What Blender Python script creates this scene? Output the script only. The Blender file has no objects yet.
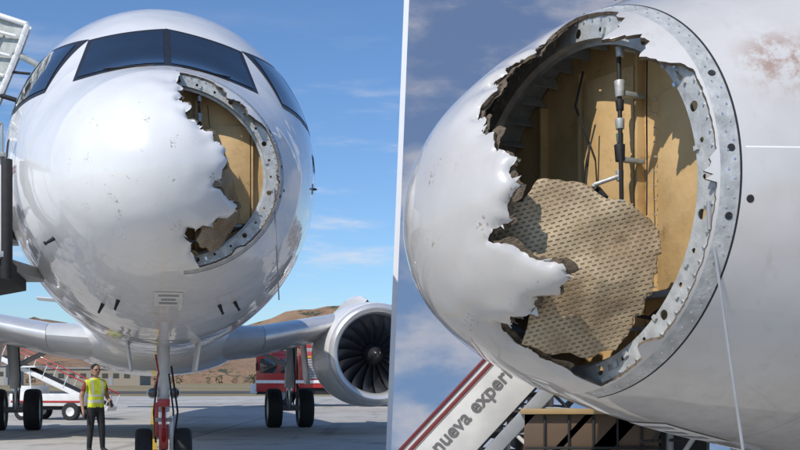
import bpy, math, random, bmesh
import numpy as np
from mathutils import Vector, Matrix, noise
from mathutils.geometry import delaunay_2d_cdt
random.seed(7)
R=math.radians
scene=bpy.context.scene
# ---------------------------------------------------------------- helpers
def link(o,parent=None):
    scene.collection.objects.link(o)
    if parent: o.parent=parent
    return o
def empty(name,loc=(0,0,0),rot=(0,0,0)):
    e=bpy.data.objects.new(name,None); e.empty_display_size=.3
    e.location=loc; e.rotation_euler=rot; return link(e)
def pm(name,col,rough=.5,metal=0,var=.15,scale=6,bump=0,bscale=None,coat=0,spec=.5):
    m=bpy.data.materials.new(name); m.use_nodes=True
    n=m.node_tree.nodes; l=m.node_tree.links; b=n['Principled BSDF']
    tc=n.new('ShaderNodeTexCoord'); nz=n.new('ShaderNodeTexNoise')
    nz.inputs['Scale'].default_value=scale; nz.inputs['Detail'].default_value=4
    l.new(tc.outputs['Object'],nz.inputs['Vector'])
    mr=n.new('ShaderNodeMapRange'); mr.inputs[1].default_value=.25; mr.inputs[2].default_value=.75
    mr.inputs[3].default_value=1-var; mr.inputs[4].default_value=1+var*.6
    l.new(nz.outputs['Fac'],mr.inputs[0])
    mx=n.new('ShaderNodeVectorMath'); mx.operation='SCALE'; mx.inputs[0].default_value=col[:3]
    l.new(mr.outputs[0],mx.inputs['Scale']); l.new(mx.outputs[0],b.inputs['Base Color'])
    b.inputs['Roughness'].default_value=rough; b.inputs['Metallic'].default_value=metal
    b.inputs['Coat Weight'].default_value=coat; b.inputs['Coat Roughness'].default_value=.08
    b.inputs['Specular IOR Level'].default_value=spec
    if bump:
        n2=n.new('ShaderNodeTexNoise'); n2.inputs['Scale'].default_value=bscale or scale*4
        l.new(tc.outputs['Object'],n2.inputs['Vector'])
        bp=n.new('ShaderNodeBump'); bp.inputs['Strength'].default_value=bump; bp.inputs['Distance'].default_value=.02
        l.new(n2.outputs['Fac'],bp.inputs['Height']); l.new(bp.outputs[0],b.inputs['Normal'])
    return m
class N:
    """tiny node-graph helper"""
    def __init__(s,mat): s.t=mat.node_tree; s.n=s.t.nodes; s.l=s.t.links
    def m(s,op,a,b=None,c=None,clamp=False):
        x=s.n.new('ShaderNodeMath'); x.operation=op; x.use_clamp=clamp
        for i,v in enumerate((a,b,c)):
            if v is None: continue
            if isinstance(v,(int,float)): x.inputs[i].default_value=v
            else: s.l.new(v,x.inputs[i])
        return x.outputs[0]
    def noise(s,vec,scale,detail=4,rough=.5):
        x=s.n.new('ShaderNodeTexNoise'); x.inputs['Scale'].default_value=scale; x.inputs['Detail'].default_value=min(detail,6)
        x.inputs['Roughness'].default_value=rough
        s.l.new(vec,x.inputs['Vector']); return x.outputs['Fac']
    def mr(s,v,a,b,c=0,d=1,smooth=True):
        x=s.n.new('ShaderNodeMapRange'); x.interpolation_type='SMOOTHSTEP' if smooth else 'LINEAR'
        s.l.new(v,x.inputs[0])
        for i,k in zip((1,2,3,4),(a,b,c,d)): x.inputs[i].default_value=k
        return x.outputs[0]
    def mix(s,f,a,b):
        x=s.n.new('ShaderNodeMix'); x.data_type='RGBA'
        if isinstance(f,(int,float)): x.inputs[0].default_value=f
        else: s.l.new(f,x.inputs[0])
        for i,v in ((6,a),(7,b)):
            if isinstance(v,tuple): x.inputs[i].default_value=(*v[:3],1)
            else: s.l.new(v,x.inputs[i])
        return x.outputs[2]
    def bump(s,h,st,d=.02):
        x=s.n.new('ShaderNodeBump'); x.inputs['Strength'].default_value=st; x.inputs['Distance'].default_value=d
        s.l.new(h,x.inputs['Height']); return x.outputs[0]
class MB:
    def __init__(s): s.v=[];s.f=[];s.m=[]
    def add(s,vs,fs,m):
        o=len(s.v); s.v+= [tuple(x) for x in vs]
        for f in fs: s.f.append([i+o for i in f]); s.m.append(m)
    def box(s,c,d,m=0,rot=None):
        c=Vector(c); vs=[]
        for x in(-1,1):
            for y in(-1,1):
                for z in(-1,1):
                    p=Vector((x*d[0]/2,y*d[1]/2,z*d[2]/2))
                    if rot: p=rot@p
                    vs.append(c+p)
        s.add(vs,[(0,1,3,2),(4,6,7,5),(0,4,5,1),(2,3,7,6),(0,2,6,4),(1,5,7,3)],m)
    def tube(s,p0,p1,r0,r1=None,m=0,n=12):
        r1=r0 if r1 is None else r1
        p0=Vector(p0);p1=Vector(p1);d=(p1-p0).normalized(); q=d.to_track_quat('Z','Y')
        vs=[];fs=[]
        for p,r in((p0,r0),(p1,r1)):
            for i in range(n):
                a=2*math.pi*i/n; vs.append(p+q@Vector((r*math.cos(a),r*math.sin(a),0)))
        for i in range(n):
            j=(i+1)%n; fs.append((i,j,n+j,n+i))
        fs.append(tuple(range(n))[::-1]); fs.append(tuple(range(n,2*n)))
        s.add(vs,fs,m)
    def path(s,pts,r,m=0,n=8):
        for a,b in zip(pts[:-1],pts[1:]): s.tube(a,b,r,r,m,n)
    def lathe(s,prof,c,M=None,m=0,n=48,mf=None,closed=False):
        """prof: list of (r,y) about local Y axis"""
        c=Vector(c);vs=[];k=len(prof)
        for r,y in prof:
            for i in range(n):
                a=2*math.pi*i/n; p=Vector((r*math.cos(a),y,r*math.sin(a)))
                if M: p=M@p
                vs.append(c+p)
        base=len(s.v); s.v+=[tuple(x) for x in vs]
        for j in range(k-1 if not closed else k):
            for i in range(n):
                i2=(i+1)%n;j2=(j+1)%k
                s.f.append([base+j*n+i,base+j2*n+i,base+j2*n+i2,base+j*n+i2]); s.m.append(mf(j) if mf else m)
    def sph(s,c,r,m=0,n=20,k=12,M=None):
        c=Vector(c);vs=[];fs=[]
        for j in range(k+1):
            ph=math.pi*j/k
            for i in range(n):
                a=2*math.pi*i/n
                p=Vector((r[0]*math.sin(ph)*math.cos(a),r[1]*math.sin(ph)*math.sin(a),r[2]*math.cos(ph)))
                if M:p=M@p
                vs.append(c+p)
        for j in range(k):
            for i in range(n):
                i2=(i+1)%n; fs.append((j*n+i,(j+1)*n+i,(j+1)*n+i2,j*n+i2))
        s.add(vs,fs,m)
    def grid(s,P,m,flip=False,closeu=False):
        a=len(P);b=len(P[0]);vs=[p for r in P for p in r];fs=[]
        for i in range(a-1):
            for j in range(b if closeu else b-1):
                j2=(j+1)%b
                f=(i*b+j,i*b+j2,(i+1)*b+j2,(i+1)*b+j)
                fs.append(f[::-1] if flip else f)
        s.add(vs,fs,m)
    def wheel(s,c,r,w,mt,mh,n=36):
        pr=[(r*.55,-w*.38),(r*.62,-w*.46),(r*.9,-w*.5),(r*.97,-w*.4),(r,-w*.2),(r,w*.2),(r*.97,w*.4),(r*.9,w*.5),(r*.62,w*.46),(r*.55,w*.38)]
        M=Matrix.Rotation(R(90),3,'Z')
        s.lathe(pr,c,M,mt,n)
        s.lathe([(0.001,-w*.2),(r*.2,-w*.3),(r*.35,-w*.2),(r*.5,-w*.32),(r*.56,-w*.4)],c,M,mh,n)
        s.lathe([(r*.56,w*.4),(r*.5,w*.32),(r*.35,w*.2),(r*.2,w*.3),(0.001,w*.2)],c,M,mh,n)
    def build(s,name,mats,parent=None,bevel=0,split=35,loc=None,rot=None):
        me=bpy.data.meshes.new(name); me.from_pydata(s.v,[],s.f)
        for x in mats: me.materials.append(x)
        me.polygons.foreach_set('material_index',s.m)
        me.polygons.foreach_set('use_smooth',[True]*len(s.f)); me.update()
        o=bpy.data.objects.new(name,me); link(o,parent)
        if bevel:
            b=o.modifiers.new('bevel','BEVEL'); b.width=bevel; b.segments=2; b.limit_method='ANGLE'; b.angle_limit=R(40)
        if split:
            e=o.modifiers.new('split','EDGE_SPLIT'); e.split_angle=R(split)
        if loc: o.location=loc
        if rot: o.rotation_euler=rot
        return o
def text(parent,name,body,size,mat,loc,rot,ext=.002,align='CENTER',off=.003):
    c=bpy.data.curves.new(name,'FONT'); c.body=body; c.size=size; c.extrude=ext; c.align_x=align; c.offset=off
    c.materials.append(mat); o=bpy.data.objects.new(name,c); link(o,parent); o.location=loc; o.rotation_euler=rot; return o
# ---------------------------------------------------------------- materials
def paint_mat(name,c1,c2,grime,line=False,bm=.2):
    m=bpy.data.materials.new(name); m.use_nodes=True; g=N(m); b=g.n['Principled BSDF']
    tc=g.n.new('ShaderNodeTexCoord'); V=tc.outputs['Object']
    sp=g.n.new('ShaderNodeSeparateXYZ'); g.l.new(V,sp.inputs[0]); X,Y,Z=sp.outputs
    big=g.noise(V,1.3,5,.6); col=g.mix(g.mr(big,.35,.7),c1,c2)
    mp=g.n.new('ShaderNodeMapping'); mp.inputs['Scale'].default_value=(6,6,1.2); g.l.new(V,mp.inputs['Vector'])
    st=g.noise(mp.outputs[0],2.2,6,.65); col=g.mix(g.m('MULTIPLY',g.mr(st,.56,.8),grime),col,(.42,.37,.31))
    bd=g.m('MULTIPLY',g.mr(Z,-1.1,-2.0,0,1),g.mr(st,.35,.7)); col=g.mix(g.m('MULTIPLY',bd,grime*1.2),col,(.36,.32,.27))
    tot=None
    for s0 in (1.93,3.05,3.9,4.9,6.4,8.1,10.2,12.4):
        k=g.m('LESS_THAN',g.m('ABSOLUTE',g.m('SUBTRACT',Y,s0)),.0035)
        tot=k if tot is None else g.m('MAXIMUM',tot,k)
    for z0 in (-1.05,.72):
        k=g.m('LESS_THAN',g.m('ABSOLUTE',g.m('SUBTRACT',Z,z0)),.003)
        k=g.m('MULTIPLY',k,g.m('GREATER_THAN',Y,3.05)); tot=g.m('MAXIMUM',tot,k)
    col=g.mix(g.m('MULTIPLY',tot,.5),col,(.2,.2,.21))
    if line:
        k=g.m('MULTIPLY',g.m('LESS_THAN',g.m('ABSOLUTE',g.m('ADD',Z,.44)),.003),g.m('GREATER_THAN',Y,1.10))
        col=g.mix(k,col,(.9,.9,.88))
    sub=g.n.new('ShaderNodeVectorMath'); sub.operation='SUBTRACT'; g.l.new(V,sub.inputs[0]); sub.inputs[1].default_value=(1.12,1.30,-.02)
    ln=g.n.new('ShaderNodeVectorMath'); ln.operation='LENGTH'; g.l.new(sub.outputs[0],ln.inputs[0])
    fall=g.mr(ln.outputs['Value'],.03,.27,1,0); n1=g.noise(V,10,6,.74)
    stain=g.m('MULTIPLY',fall,g.mr(n1,.40,.60)); col=g.mix(g.m('MULTIPLY',stain,.8 if line else .4),col,(.30,.14,.075))
    n2=g.noise(V,6,3,.5); n3=g.noise(V,50,2,.5)
    near=g.mr(Y,.2,1.3,1,0)
    chip=g.m('MULTIPLY',g.m('MULTIPLY',g.mr(n2,.60,.66),g.mr(n3,.57,.62)),near)
    col=g.mix(g.m('MULTIPLY',chip,.75),col,(.28,.2,.14))
    g.l.new(col,b.inputs['Base Color'])
    b.inputs['Roughness'].default_value=.35; b.inputs['Coat Weight'].default_value=.9; b.inputs['Coat Roughness'].default_value=.045
    h=g.m('ADD',g.noise(V,1.9,2,.4),g.m('MULTIPLY',tot,-.02))
    bp=g.bump(h,bm,.07); g.l.new(bp,b.inputs['Normal']); g.l.new(bp,b.inputs['Coat Normal'])
    return m
PAINT=paint_mat('aircraft_white_paint',(.80,.795,.785),(.74,.735,.72),.16,False,.27)
PAINT_DIM=paint_mat('aircraft_dimmed_white_paint',(.60,.58,.555),(.50,.475,.445),.45,True,.24)  # near aircraft's dimmer light painted in as darker, warmer tones and heavier grime
ALU=pm('bare_aluminium',(.50,.505,.49),.5,.25,.35,14,.15)
ALU2=pm('primed_metal',(.42,.44,.42),.55,.2,.35,9,.1)
STEEL=pm('polished_steel',(.72,.72,.73),.25,.8,.08,5)
DARK=pm('dark_gap',(.015,.015,.017),.7,0,.2)
BLACK=pm('black_rubber',(.02,.02,.022),.75,0,.3,20)
GLASS=pm('cockpit_glass',(.012,.016,.02),.04,0,.1,3,coat=1)
INNER=pm('radome_inner_skin',(.07,.058,.045),.8,0,.5,12,.4)
CORE=pm('composite_core',(.20,.15,.10),.9,0,.6,45,.8)
WHITE=pm('white_enamel',(.75,.75,.74),.4,0,.12,5,coat=.3)
GREY=pm('grey_enamel',(.3,.31,.32),.45,0,.2,6)
RED=pm('red_enamel',(.42,.02,.02),.35,0,.2,4,coat=.5)
WINGM=pm('wing_grey_paint',(.50,.51,.52),.4,0,.15,2,coat=.3)
MASK=pm('window_mask_black',(.02,.02,.022),.35,0,.2,8)
def bulk_mat():
    m=bpy.data.materials.new('bulkhead_ochre'); m.use_nodes=True; g=N(m); b=g.n['Principled BSDF']
    tc=g.n.new('ShaderNodeTexCoord'); V=tc.outputs['Object']
    col=g.mix(g.mr(g.noise(V,2.5,6,.6),.3,.7),(.52,.335,.14),(.68,.47,.23))
    col=g.mix(g.m('MULTIPLY',g.mr(g.noise(V,9,6,.75),.57,.74),.7),col,(.2,.11,.05))
    g.l.new(col,b.inputs['Base Color']); b.inputs['Roughness'].default_value=.6
    g.l.new(g.bump(g.noise(V,5,5),.5,.03),b.inputs['Normal']); return m
BULK=bulk_mat()
def flap_mat():
    m=bpy.data.materials.new('perforated_honeycomb'); m.use_nodes=True; g=N(m); b=g.n['Principled BSDF']
    uv=g.n.new('ShaderNodeUVMap'); tc=g.n.new('ShaderNodeTexCoord')
    sp=g.n.new('ShaderNodeSeparateXYZ'); g.l.new(uv.outputs[0],sp.inputs[0]); U,Vv=sp.outputs[0],sp.outputs[1]
    rv=g.m('DIVIDE',Vv,.020); row=g.m('FLOOR',rv); fv=g.m('SUBTRACT',rv,row)
    ru=g.m('ADD',g.m('DIVIDE',U,.034),g.m('MULTIPLY',g.m('MODULO',row,2.0),.5)); fu=g.m('SUBTRACT',ru,g.m('FLOOR',ru))
    du=g.m('ABSOLUTE',g.m('SUBTRACT',fu,.5)); dv=g.m('ABSOLUTE',g.m('SUBTRACT',fv,.5))
    dash=g.m('MULTIPLY',g.mr(du,.20,.34,1,0),g.mr(dv,.08,.26,1,0))
    V=tc.outputs['Object']
    col=g.mix(g.mr(g.noise(V,4,6,.65),.32,.68),(.27,.19,.105),(.47,.365,.225))
    col=g.mix(g.m('MULTIPLY',g.mr(g.noise(V,13,5,.7),.56,.72),.6),col,(.14,.09,.05))
    col=g.mix(g.m('MULTIPLY',dash,g.mr(g.noise(V,8,3),.3,.6,.4,.8)),col,(.10,.06,.035))
    g.l.new(col,b.inputs['Base Color']); b.inputs['Roughness'].default_value=.65
    h=g.m('ADD',g.m('MULTIPLY',dash,-.5),g.noise(V,7,4)); g.l.new(g.bump(h,.6,.02),b.inputs['Normal']); return m
FLAP=flap_mat()
# ---------------------------------------------------------------- fuselage form
T=np.array([0,.3,.5,.75,1,1.25,1.4,1.6,1.8,2,2.25,2.5])
Wt=np.array([0,.37,.59,.83,1.05,1.29,1.43,1.60,1.74,1.85,1.94,1.975])
Tp=np.array([-.62,-.29,-.08,.16,.40,.66,.96,1.42,1.76,1.94,2.03,2.07])
Bt=np.array([-.62,-.95,-1.14,-1.32,-1.48,-1.65,-1.74,-1.86,-1.95,-2.02,-2.06,-2.07])
Zm=np.array([-.62,-.61,-.60,-.58,-.55,-.46,-.38,-.25,-.12,-.05,0,0])
def pchip(x,xs,ys):
    h=np.diff(xs);d=np.diff(ys)/h;m=np.zeros(len(xs));m[0]=d[0];m[-1]=d[-1]
    for i in range(1,len(xs)-1):
        m[i]=0 if d[i-1]*d[i]<=0 else 2*d[i-1]*d[i]/(d[i-1]+d[i])
    i=min(max(int(np.searchsorted(xs,x))-1,0),len(xs)-2);t=(x-xs[i])/h[i]
    return float((2*t**3-3*t*t+1)*ys[i]+(t**3-2*t*t+t)*h[i]*m[i]+(-2*t**3+3*t*t)*ys[i+1]+(t**3-t*t)*h[i]*m[i+1])
_c={}
def sec(t):
    k=round(t,5)
    if k not in _c:
        s=t*t
        if t<=2.5: _c[k]=tuple(pchip(t,T,a) for a in(Wt,Tp,Bt,Zm))
        elif s<28: _c[k]=(1.975,2.07,-2.07,0)
        else:
            q=min((s-28)/16,1)
            _c[k]=(1.975*(1-q**1.7*.86),2.07-.25*q*q,-2.07+3.4*q**1.5,.0+1.55*q**1.5)
    return _c[k]
def Ys(t): return .19+.81*t*t if t<1 else t*t
def surf(t,th,off=0):
    w,tp,bt,zm=sec(t);c=math.cos(th);x=w*math.sin(th);z=zm+((tp-zm) if c>0 else (zm-bt))*c
    p=Vector((x,Ys(t),z))
    if off:
        e=.01;a=surf(t+e,th)-surf(max(t-e,.001),th);b=surf(t,th+.01)-surf(t,th-.01);n=b.cross(a)
        n.normalize()
        if n.dot(p-Vector((0,Ys(t)+.6,zm)))<0:n=-n
        p=p+n*off
    return p
def inv_front(x,z):
    lo,hi=0.001,2.5
    def ins(t):
        w,tp,bt,zm=sec(t);h=(tp-zm) if z>zm else (zm-bt);return (x/w)**2+((z-zm)/h)**2<=1
    for _ in range(40):
        mid=(lo+hi)/2
        if ins(mid):hi=mid
        else:lo=mid
    w,tp,bt,zm=sec(hi);h=(tp-zm) if z>zm else (zm-bt)
    return hi,math.atan2(x/w,(z-zm)/h)
def side_pt(s,z,sgn):
    t=math.sqrt(s);w,tp,bt,zm=sec(t);h=(tp-zm) if z>zm else (zm-bt)
    c=max(-1,min(1,(z-zm)/h));th=math.acos(c)*sgn;return t,th
def fractal(a,b,rng,depth,amp):
    if depth==0: return [a]
    d=(b-a);n=Vector((-d.y,d.x));m=(a+b)/2+n*rng.uniform(-amp,amp)
    return fractal(a,m,rng,depth-1,amp)+fractal(m,b,rng,depth-1,amp)
def hole_poly():
    rng=random.Random(17)
    J=[(.10,.36),(.07,.27),(.13,.20),(.07,.13),(.12,.07),(.06,.02),(.15,.0),(.20,-.05),(.14,-.11),(.16,-.17),(.24,-.19),(.28,-.28),(.37,-.31),(.40,-.39),(.50,-.43),(.48,-.50),(.53,-.56),(.48,-.64),(.49,-.72),(.40,-.75),(.37,-.80),(.47,-.83),(.54,-.90),(.62,-.92),(.61,-.99),(.54,-1.06),(.45,-1.07),(.41,-1.12),(.30,-1.13),(.25,-1.18),(.17,-1.18),(.14,-1.25),(.20,-1.29),(.20,-1.35),(.25,-1.40)]
    uv=[]
    for x,z in J:
        t,th=inv_front(x,z);t=min(t,.985);uv.append(Vector((t*math.sin(th),t*math.cos(th))))
    pts=[]
    for a,b in zip(uv[:-1],uv[1:]): pts+=fractal(a,b,rng,3,.17)
    th1=math.atan2(uv[-1].x,uv[-1].y);th0=math.atan2(uv[0].x,uv[0].y)
    n=150;out=[]
    for i in range(1,n):
        th=th1+(th0-th1)*i/(n-1);d=math.degrees(th)
        t=.994-.004*rng.random()
        if 24<d<60:
            e=math.sin((d-24)/36*math.pi)**.7
            t-= .125*e*(.60+.9*noise.noise(Vector((d*.16,4.2,0)))+.3*noise.noise(Vector((d*.6,1,0))))
        if 84<d<92: t-=.03*rng.random()
        if 137<d<146: t-=.035*math.sin((d-137)/9*math.pi)
        t=min(t,.995)
        out.append(Vector((t*math.sin(th),t*math.cos(th))))
    return pts+out, uv
def inpoly(p,P):
    c=False;j=len(P)-1
    for i in range(len(P)):
        a,b=P[i],P[j]
        if (a.y>p.y)!=(b.y>p.y) and p.x<(b.x-a.x)*(p.y-a.y)/(b.y-a.y)+a.x:c=not c
        j=i
    return c
HP,JAG=hole_poly()
NC=192
def segd(p,P):
    best=9
    for a,b in zip(P[:-1],P[1:]):
        ab=b-a;u=max(0,min(1,(p-a).dot(ab)/ab.length_squared));best=min(best,(p-a-ab*u).length)
    return best
def rad_pt(p,off=0):
    """disc coordinate -> crumpled radome surface"""
    t=min(p.length,1);th=math.atan2(p.x,p.y);q=surf(max(t,.0005),th)
    d=segd(p,JAG);f=max(0,min(1,(.95-t)/.12))
    a=math.exp(-d/.035)*.040*(noise.noise(q*8)+.3)+math.exp(-d/.12)*.034*(noise.noise(q*4.6+Vector((3,1,7)))+.15)
    a+=math.exp(-d/.015)*.018                      # edge curls inwards
    a+=math.exp(-d/.30)*.016*noise.noise(q*3)
    c=Vector((0,Ys(t)+.5,-.6));return q-(q-c).normalized()*(a*f-off)
def radome(parent,paint):
    pts=[];
    for i in range(NC):
        a=2*math.pi*i/NC;pts.append(Vector((math.sin(a),math.cos(a))))
    edges=[(i,(i+1)%NC) for i in range(NC)]
    o=len(pts);pts+=HP;edges+=[(o+i,o+(i+1)%len(HP)) for i in range(len(HP))]
    K=60
    for k in range(K):
        t=(k+.01)/K;n=max(1,int(6.28*k*.9))
        for i in range(n):
            a=2*math.pi*(i+.5*(k%2))/n;pts.append(Vector((t*math.sin(a),t*math.cos(a))))
    V,E,F,_,_,_=delaunay_2d_cdt(pts,edges,[],0,1e-5)
    faces=[]
    for f in F:
        c=(V[f[0]]+V[f[1]]+V[f[2]])/3
        if c.length>1 or inpoly(c,HP):continue
        faces.append(list(f))
    co=[rad_pt(p) for p in V]
    m=MB();m.add(co,faces,0)
    ob=m.build('radome',[paint,INNER,CORE],parent,split=0)
    bm=bmesh.new();bm.from_mesh(ob.data)
    bmesh.ops.delete(bm,geom=[v for v in bm.verts if not v.link_faces],context='VERTS')
    c=Vector((0,1,-.55))
    for f in bm.faces:
        if f.normal.dot(f.calc_center_median()-c)<0:f.normal_flip()
    bm.to_mesh(ob.data);bm.free()
    s=ob.modifiers.new('s','SOLIDIFY');s.thickness=.018;s.offset=-1;s.material_offset=1;s.material_offset_rim=2
    e=ob.modifiers.new('e','EDGE_SPLIT');e.split_angle=R(50)
    # delaminated inner plies showing past the torn skin and a few flakes
    rg=random.Random(21);m=MB();nj=len(HP)-149
    ctr=Vector((0,1.1,-.55))
    ply=[];base=[]
    for i in range(1,nj-1):
        p=HP[i];tan=(HP[i+1]-HP[i-1]).normalized();inn=Vector((-tan.y,tan.x))
        if not inpoly(p+inn*.012,HP):inn=-inn
        l=.004+.050*max(0,noise.noise(Vector((i*.11,3,1)))+.12)
        a=rad_pt(p-inn*.02);b=rad_pt(p+inn*l*1.0)
        base.append(a+(ctr-a).normalized()*.024);ply.append(b+(ctr-b).normalized()*(.030+.02*noise.noise(Vector((i*.3,1,1)))))
    m.grid([base,ply],2)
    m.grid([[x+(ctr-x).normalized()*.006 for x in base],[x+(ctr-x).normalized()*.006 for x in ply]],1)
    for k in range(26):
        i=rg.randrange(1,nj);p=HP[i];q=HP[min(i+rg.choice((1,2)),nj)]
        tan=(q-p)
        if tan.length<1e-4:continue
        inn=Vector((-tan.y,tan.x)).normalized()
        if not inpoly((p+q)/2+inn*.01,HP):inn=-inn
        l=rg.uniform(.006,.026);tip=(p+q)/2+inn*l+tan*rg.uniform(-.4,.4)
        a=rad_pt(p);b=rad_pt(q);c=rad_pt(tip)+Vector((0,rg.uniform(0,.02),0))
        nn=(b-a).cross(c-a).normalized()*.002
        m.add([a-nn,b-nn,c-nn,a+nn,b+nn,c+nn],[(0,1,2),(5,4,3),(0,3,4,1),(1,4,5,2),(2,5,3,0)],rg.choice((0,1,2)))
    m.build('torn_plies',[paint,INNER,CORE],parent,split=30)
def secpt(t,th,k,y):
    w,tp,bt,zm=sec(t);c=math.cos(th);h=(tp-zm) if c>0 else(zm-bt);return Vector((w*k*math.sin(th),y,zm+h*k*c))
def damage_interior(parent):
    pts=[];edges=[];n=160
    def loop(L):
        o=len(pts);pts.extend(L);edges.extend([(o+i,o+(i+1)%len(L)) for i in range(len(L))])
    def s2(th,k):
        q=secpt(1,th,k,0);return Vector((q.x,q.z))
    out=[s2(2*math.pi*i/n,.984) for i in range(n)];inn=[s2(2*math.pi*i/n,.87) for i in range(n)]
    loop(out);loop(inn);holes=[]
    for i in range(34):
        th=2*math.pi*(i+.5)/34;c=s2(th,.91);r=.012 if i%3 else .024
        h=[c+Vector((r*math.cos(a*math.pi/7),r*math.sin(a*math.pi/7))) for a in range(14)];holes.append(h);loop(h)
    V,E,F,_,_,_=delaunay_2d_cdt(pts,edges,[],0,1e-5)
    fs=[]
    for f in F:
        c=(V[f[0]]+V[f[1]]+V[f[2]])/3
        if not inpoly(c,out) or inpoly(c,inn) or any((c-sum(h,Vector((0,0)))/14).length<.03 and inpoly(c,h) for h in holes):continue
        fs.append(list(f))
    m=MB();m.add([(p.x,1.006,p.y) for p in V],fs,0)
    o=m.build('attach_flange',[ALU],parent,split=0);s=o.modifiers.new('s','SOLIDIFY');s.thickness=.006;s.offset=0
    e=o.modifiers.new('e','EDGE_SPLIT');e.split_angle=R(40)
    m=MB()
    for (k0,k1,y0,y1,mm) in((.985,.97,1.0,1.27,1),(.87,.87,1.006,1.05,0),(.87,.845,1.05,1.052,0),(.997,.984,.999,.999,0)):
        P=[[secpt(1,2*math.pi*i/n,k,y) for i in range(n)] for k,y in((k0,y0),((k0+k1)/2,(y0+y1)/2),(k1,y1))]
        m.grid(P,mm,closeu=True)
    for i in range(40):
        th=2*math.pi*i/40;a=secpt(1,th,.965,1.15);b=secpt(1,th,.885,1.15);c=(a+b)/2;d=(b-a)
        rot=Matrix.Rotation(-math.atan2(d.z,d.x),3,'Y')
        m.box(c,(d.length,.22,.006),1,rot)
    for i in range(92):
        th=2*math.pi*i/92;c=secpt(1,th,.962,.994);m.tube(c,c+Vector((0,.012,0)),.005,.006,2,8)
    rg=random.Random(4)
    for i in range(18):
        th=R(rg.uniform(15,165));c=secpt(1,th,rg.uniform(.87,.93),.995);m.box(c,(rg.uniform(.012,.03),.010,rg.uniform(.01,.035)),rg.choice((1,2,0)),Matrix.Rotation(th,3,'Y'))
    m.build('ring_frame',[ALU,ALU2,STEEL],parent)
    m=MB();P=[]
    for k in np.linspace(0.001,.975,14):P.append([secpt(1,2*math.pi*i/96,float(k),1.275+.012*noise.noise(Vector((k*3,i*.2,0)))) for i in range(96)])
    m.grid(P,0,closeu=True)
    m.box((.04,1.235,-.42),(.36,.012,1.15),0,Matrix.Rotation(R(5),3,'Z'))
    m.box((.58,1.25,-.50),(.40,.012,.95),0,Matrix.Rotation(R(-4),3,'Z'))
    for x,h in((-.55,1.3),(-.2,1.5),(.26,1.5),(.80,.8)):m.box((x,1.25,-.53),(.018,.05,h),0)
    m.box((0,1.24,-1.0),(1.4,.07,.03),1);m.box((0,1.24,-1.16),(1.1,.06,.02),1)
    for i in range(14):
        for x in(.38,.76):
            m.tube((x,1.235,-.05-.07*i),(x,1.25,-.05-.07*i),.005,.005,2,6)
    m.build('pressure_bulkhead',[BULK,ALU2,STEEL],parent,bevel=.002)
    m=MB()
    m.tube((.28,1.10,.24),(.32,1.09,-.70),.011,.011,1,10)
    for z,r,c,l in((.18,.022,0,.05),(.0,.027,0,.08),(-.08,.021,1,.05),(-.17,.024,2,.05),(-.24,.018,3,.05),(-.31,.027,1,.08),(-.42,.020,2,.05),(-.6,.027,1,.07)):
        m.tube((.288,1.10,z+l/2),(.292,1.10,z-l/2),r,r*.85,c,12)
    for z in(.2,-.02,-.34,-.62):
        m.box((.29,1.17,z),(.035,.14,.022),2)
    m.path([(.37,1.20,.15),(.39,1.18,-.1),(.37,1.2,-.35),(.39,1.18,-.62)],.004,1)
    m.path([(.1,1.05,-.52),(.22,1.0,-.46),(.30,1.1,-.42)],.011,0);m.path([(0,1.0,-.60),(.2,.95,-.53),(.33,1.1,-.55)],.008,2)
    m.path([(.0,1.18,-.1),(.03,1.1,-.3),(-.02,1.12,-.46)],.005,1)
    m.path([(-.1,1.18,.2),(-.06,1.1,.0),(-.02,1.16,-.2),(.05,1.08,-.42),(.16,1.05,-.5)],.006,1)
    for i in range(22):
        rg=random.Random(i);m.box((rg.uniform(-.3,.28),rg.uniform(.9,1.1),rg.uniform(-.78,-.42)),(rg.uniform(.03,.10),rg.uniform(.01,.05),rg.uniform(.01,.05)),(1,3,2,1)[i%4],Matrix.Rotation(rg.uniform(-.9,.9),3,'Y'))
    m.path([(.2,1.05,-1.05),(.5,1.1,-1.12),(.75,1.1,-1.0)],.01,1)
    m.build('struts_and_brackets',[ALU,DARK,ALU2,pm('primer_green',(.10,.16,.12),.6)],parent,bevel=.003)
    Q=[(.28,-.50),(.45,-.515),(.62,-.555),(.80,-.61),(.97,-.68),(1.03,-.74),(1.035,-.84),(1.01,-.85),(1.01,-.93),(.985,-.94),(.98,-1.02),(.94,-1.03),(.93,-1.11),(.88,-1.12),(.85,-1.20),(.78,-1.27),(.6,-1.31),(.38,-1.29),(.18,-1.24),(.24,-1.08),(.14,-.95),(-.1,-.86),(-.12,-.78),(.0,-.70),(.10,-.62),(.18,-.60)]
    rng=random.Random(5);Q=[Vector(q) for q in Q];L=[]
    for a,b in zip(Q,Q[1:]+Q[:1]):L+=fractal(a,b,rng,2,.10)
    pts=list(L);edges=[(i,(i+1)%len(L)) for i in range(len(L))]
    for i in range(66):
        for j in range(54):
            p=Vector((-.15+1.2*i/65,-1.33+.85*j/53))
            if inpoly(p,L):pts.append(p)
    V,E,F,_,_,_=delaunay_2d_cdt(pts,edges,[],0,1e-5)
    fs=[list(f) for f in F if inpoly((V[f[0]]+V[f[1]]+V[f[2]])/3,L)]
    co=[];nrm=Vector((.84,-.54,0))
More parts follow.
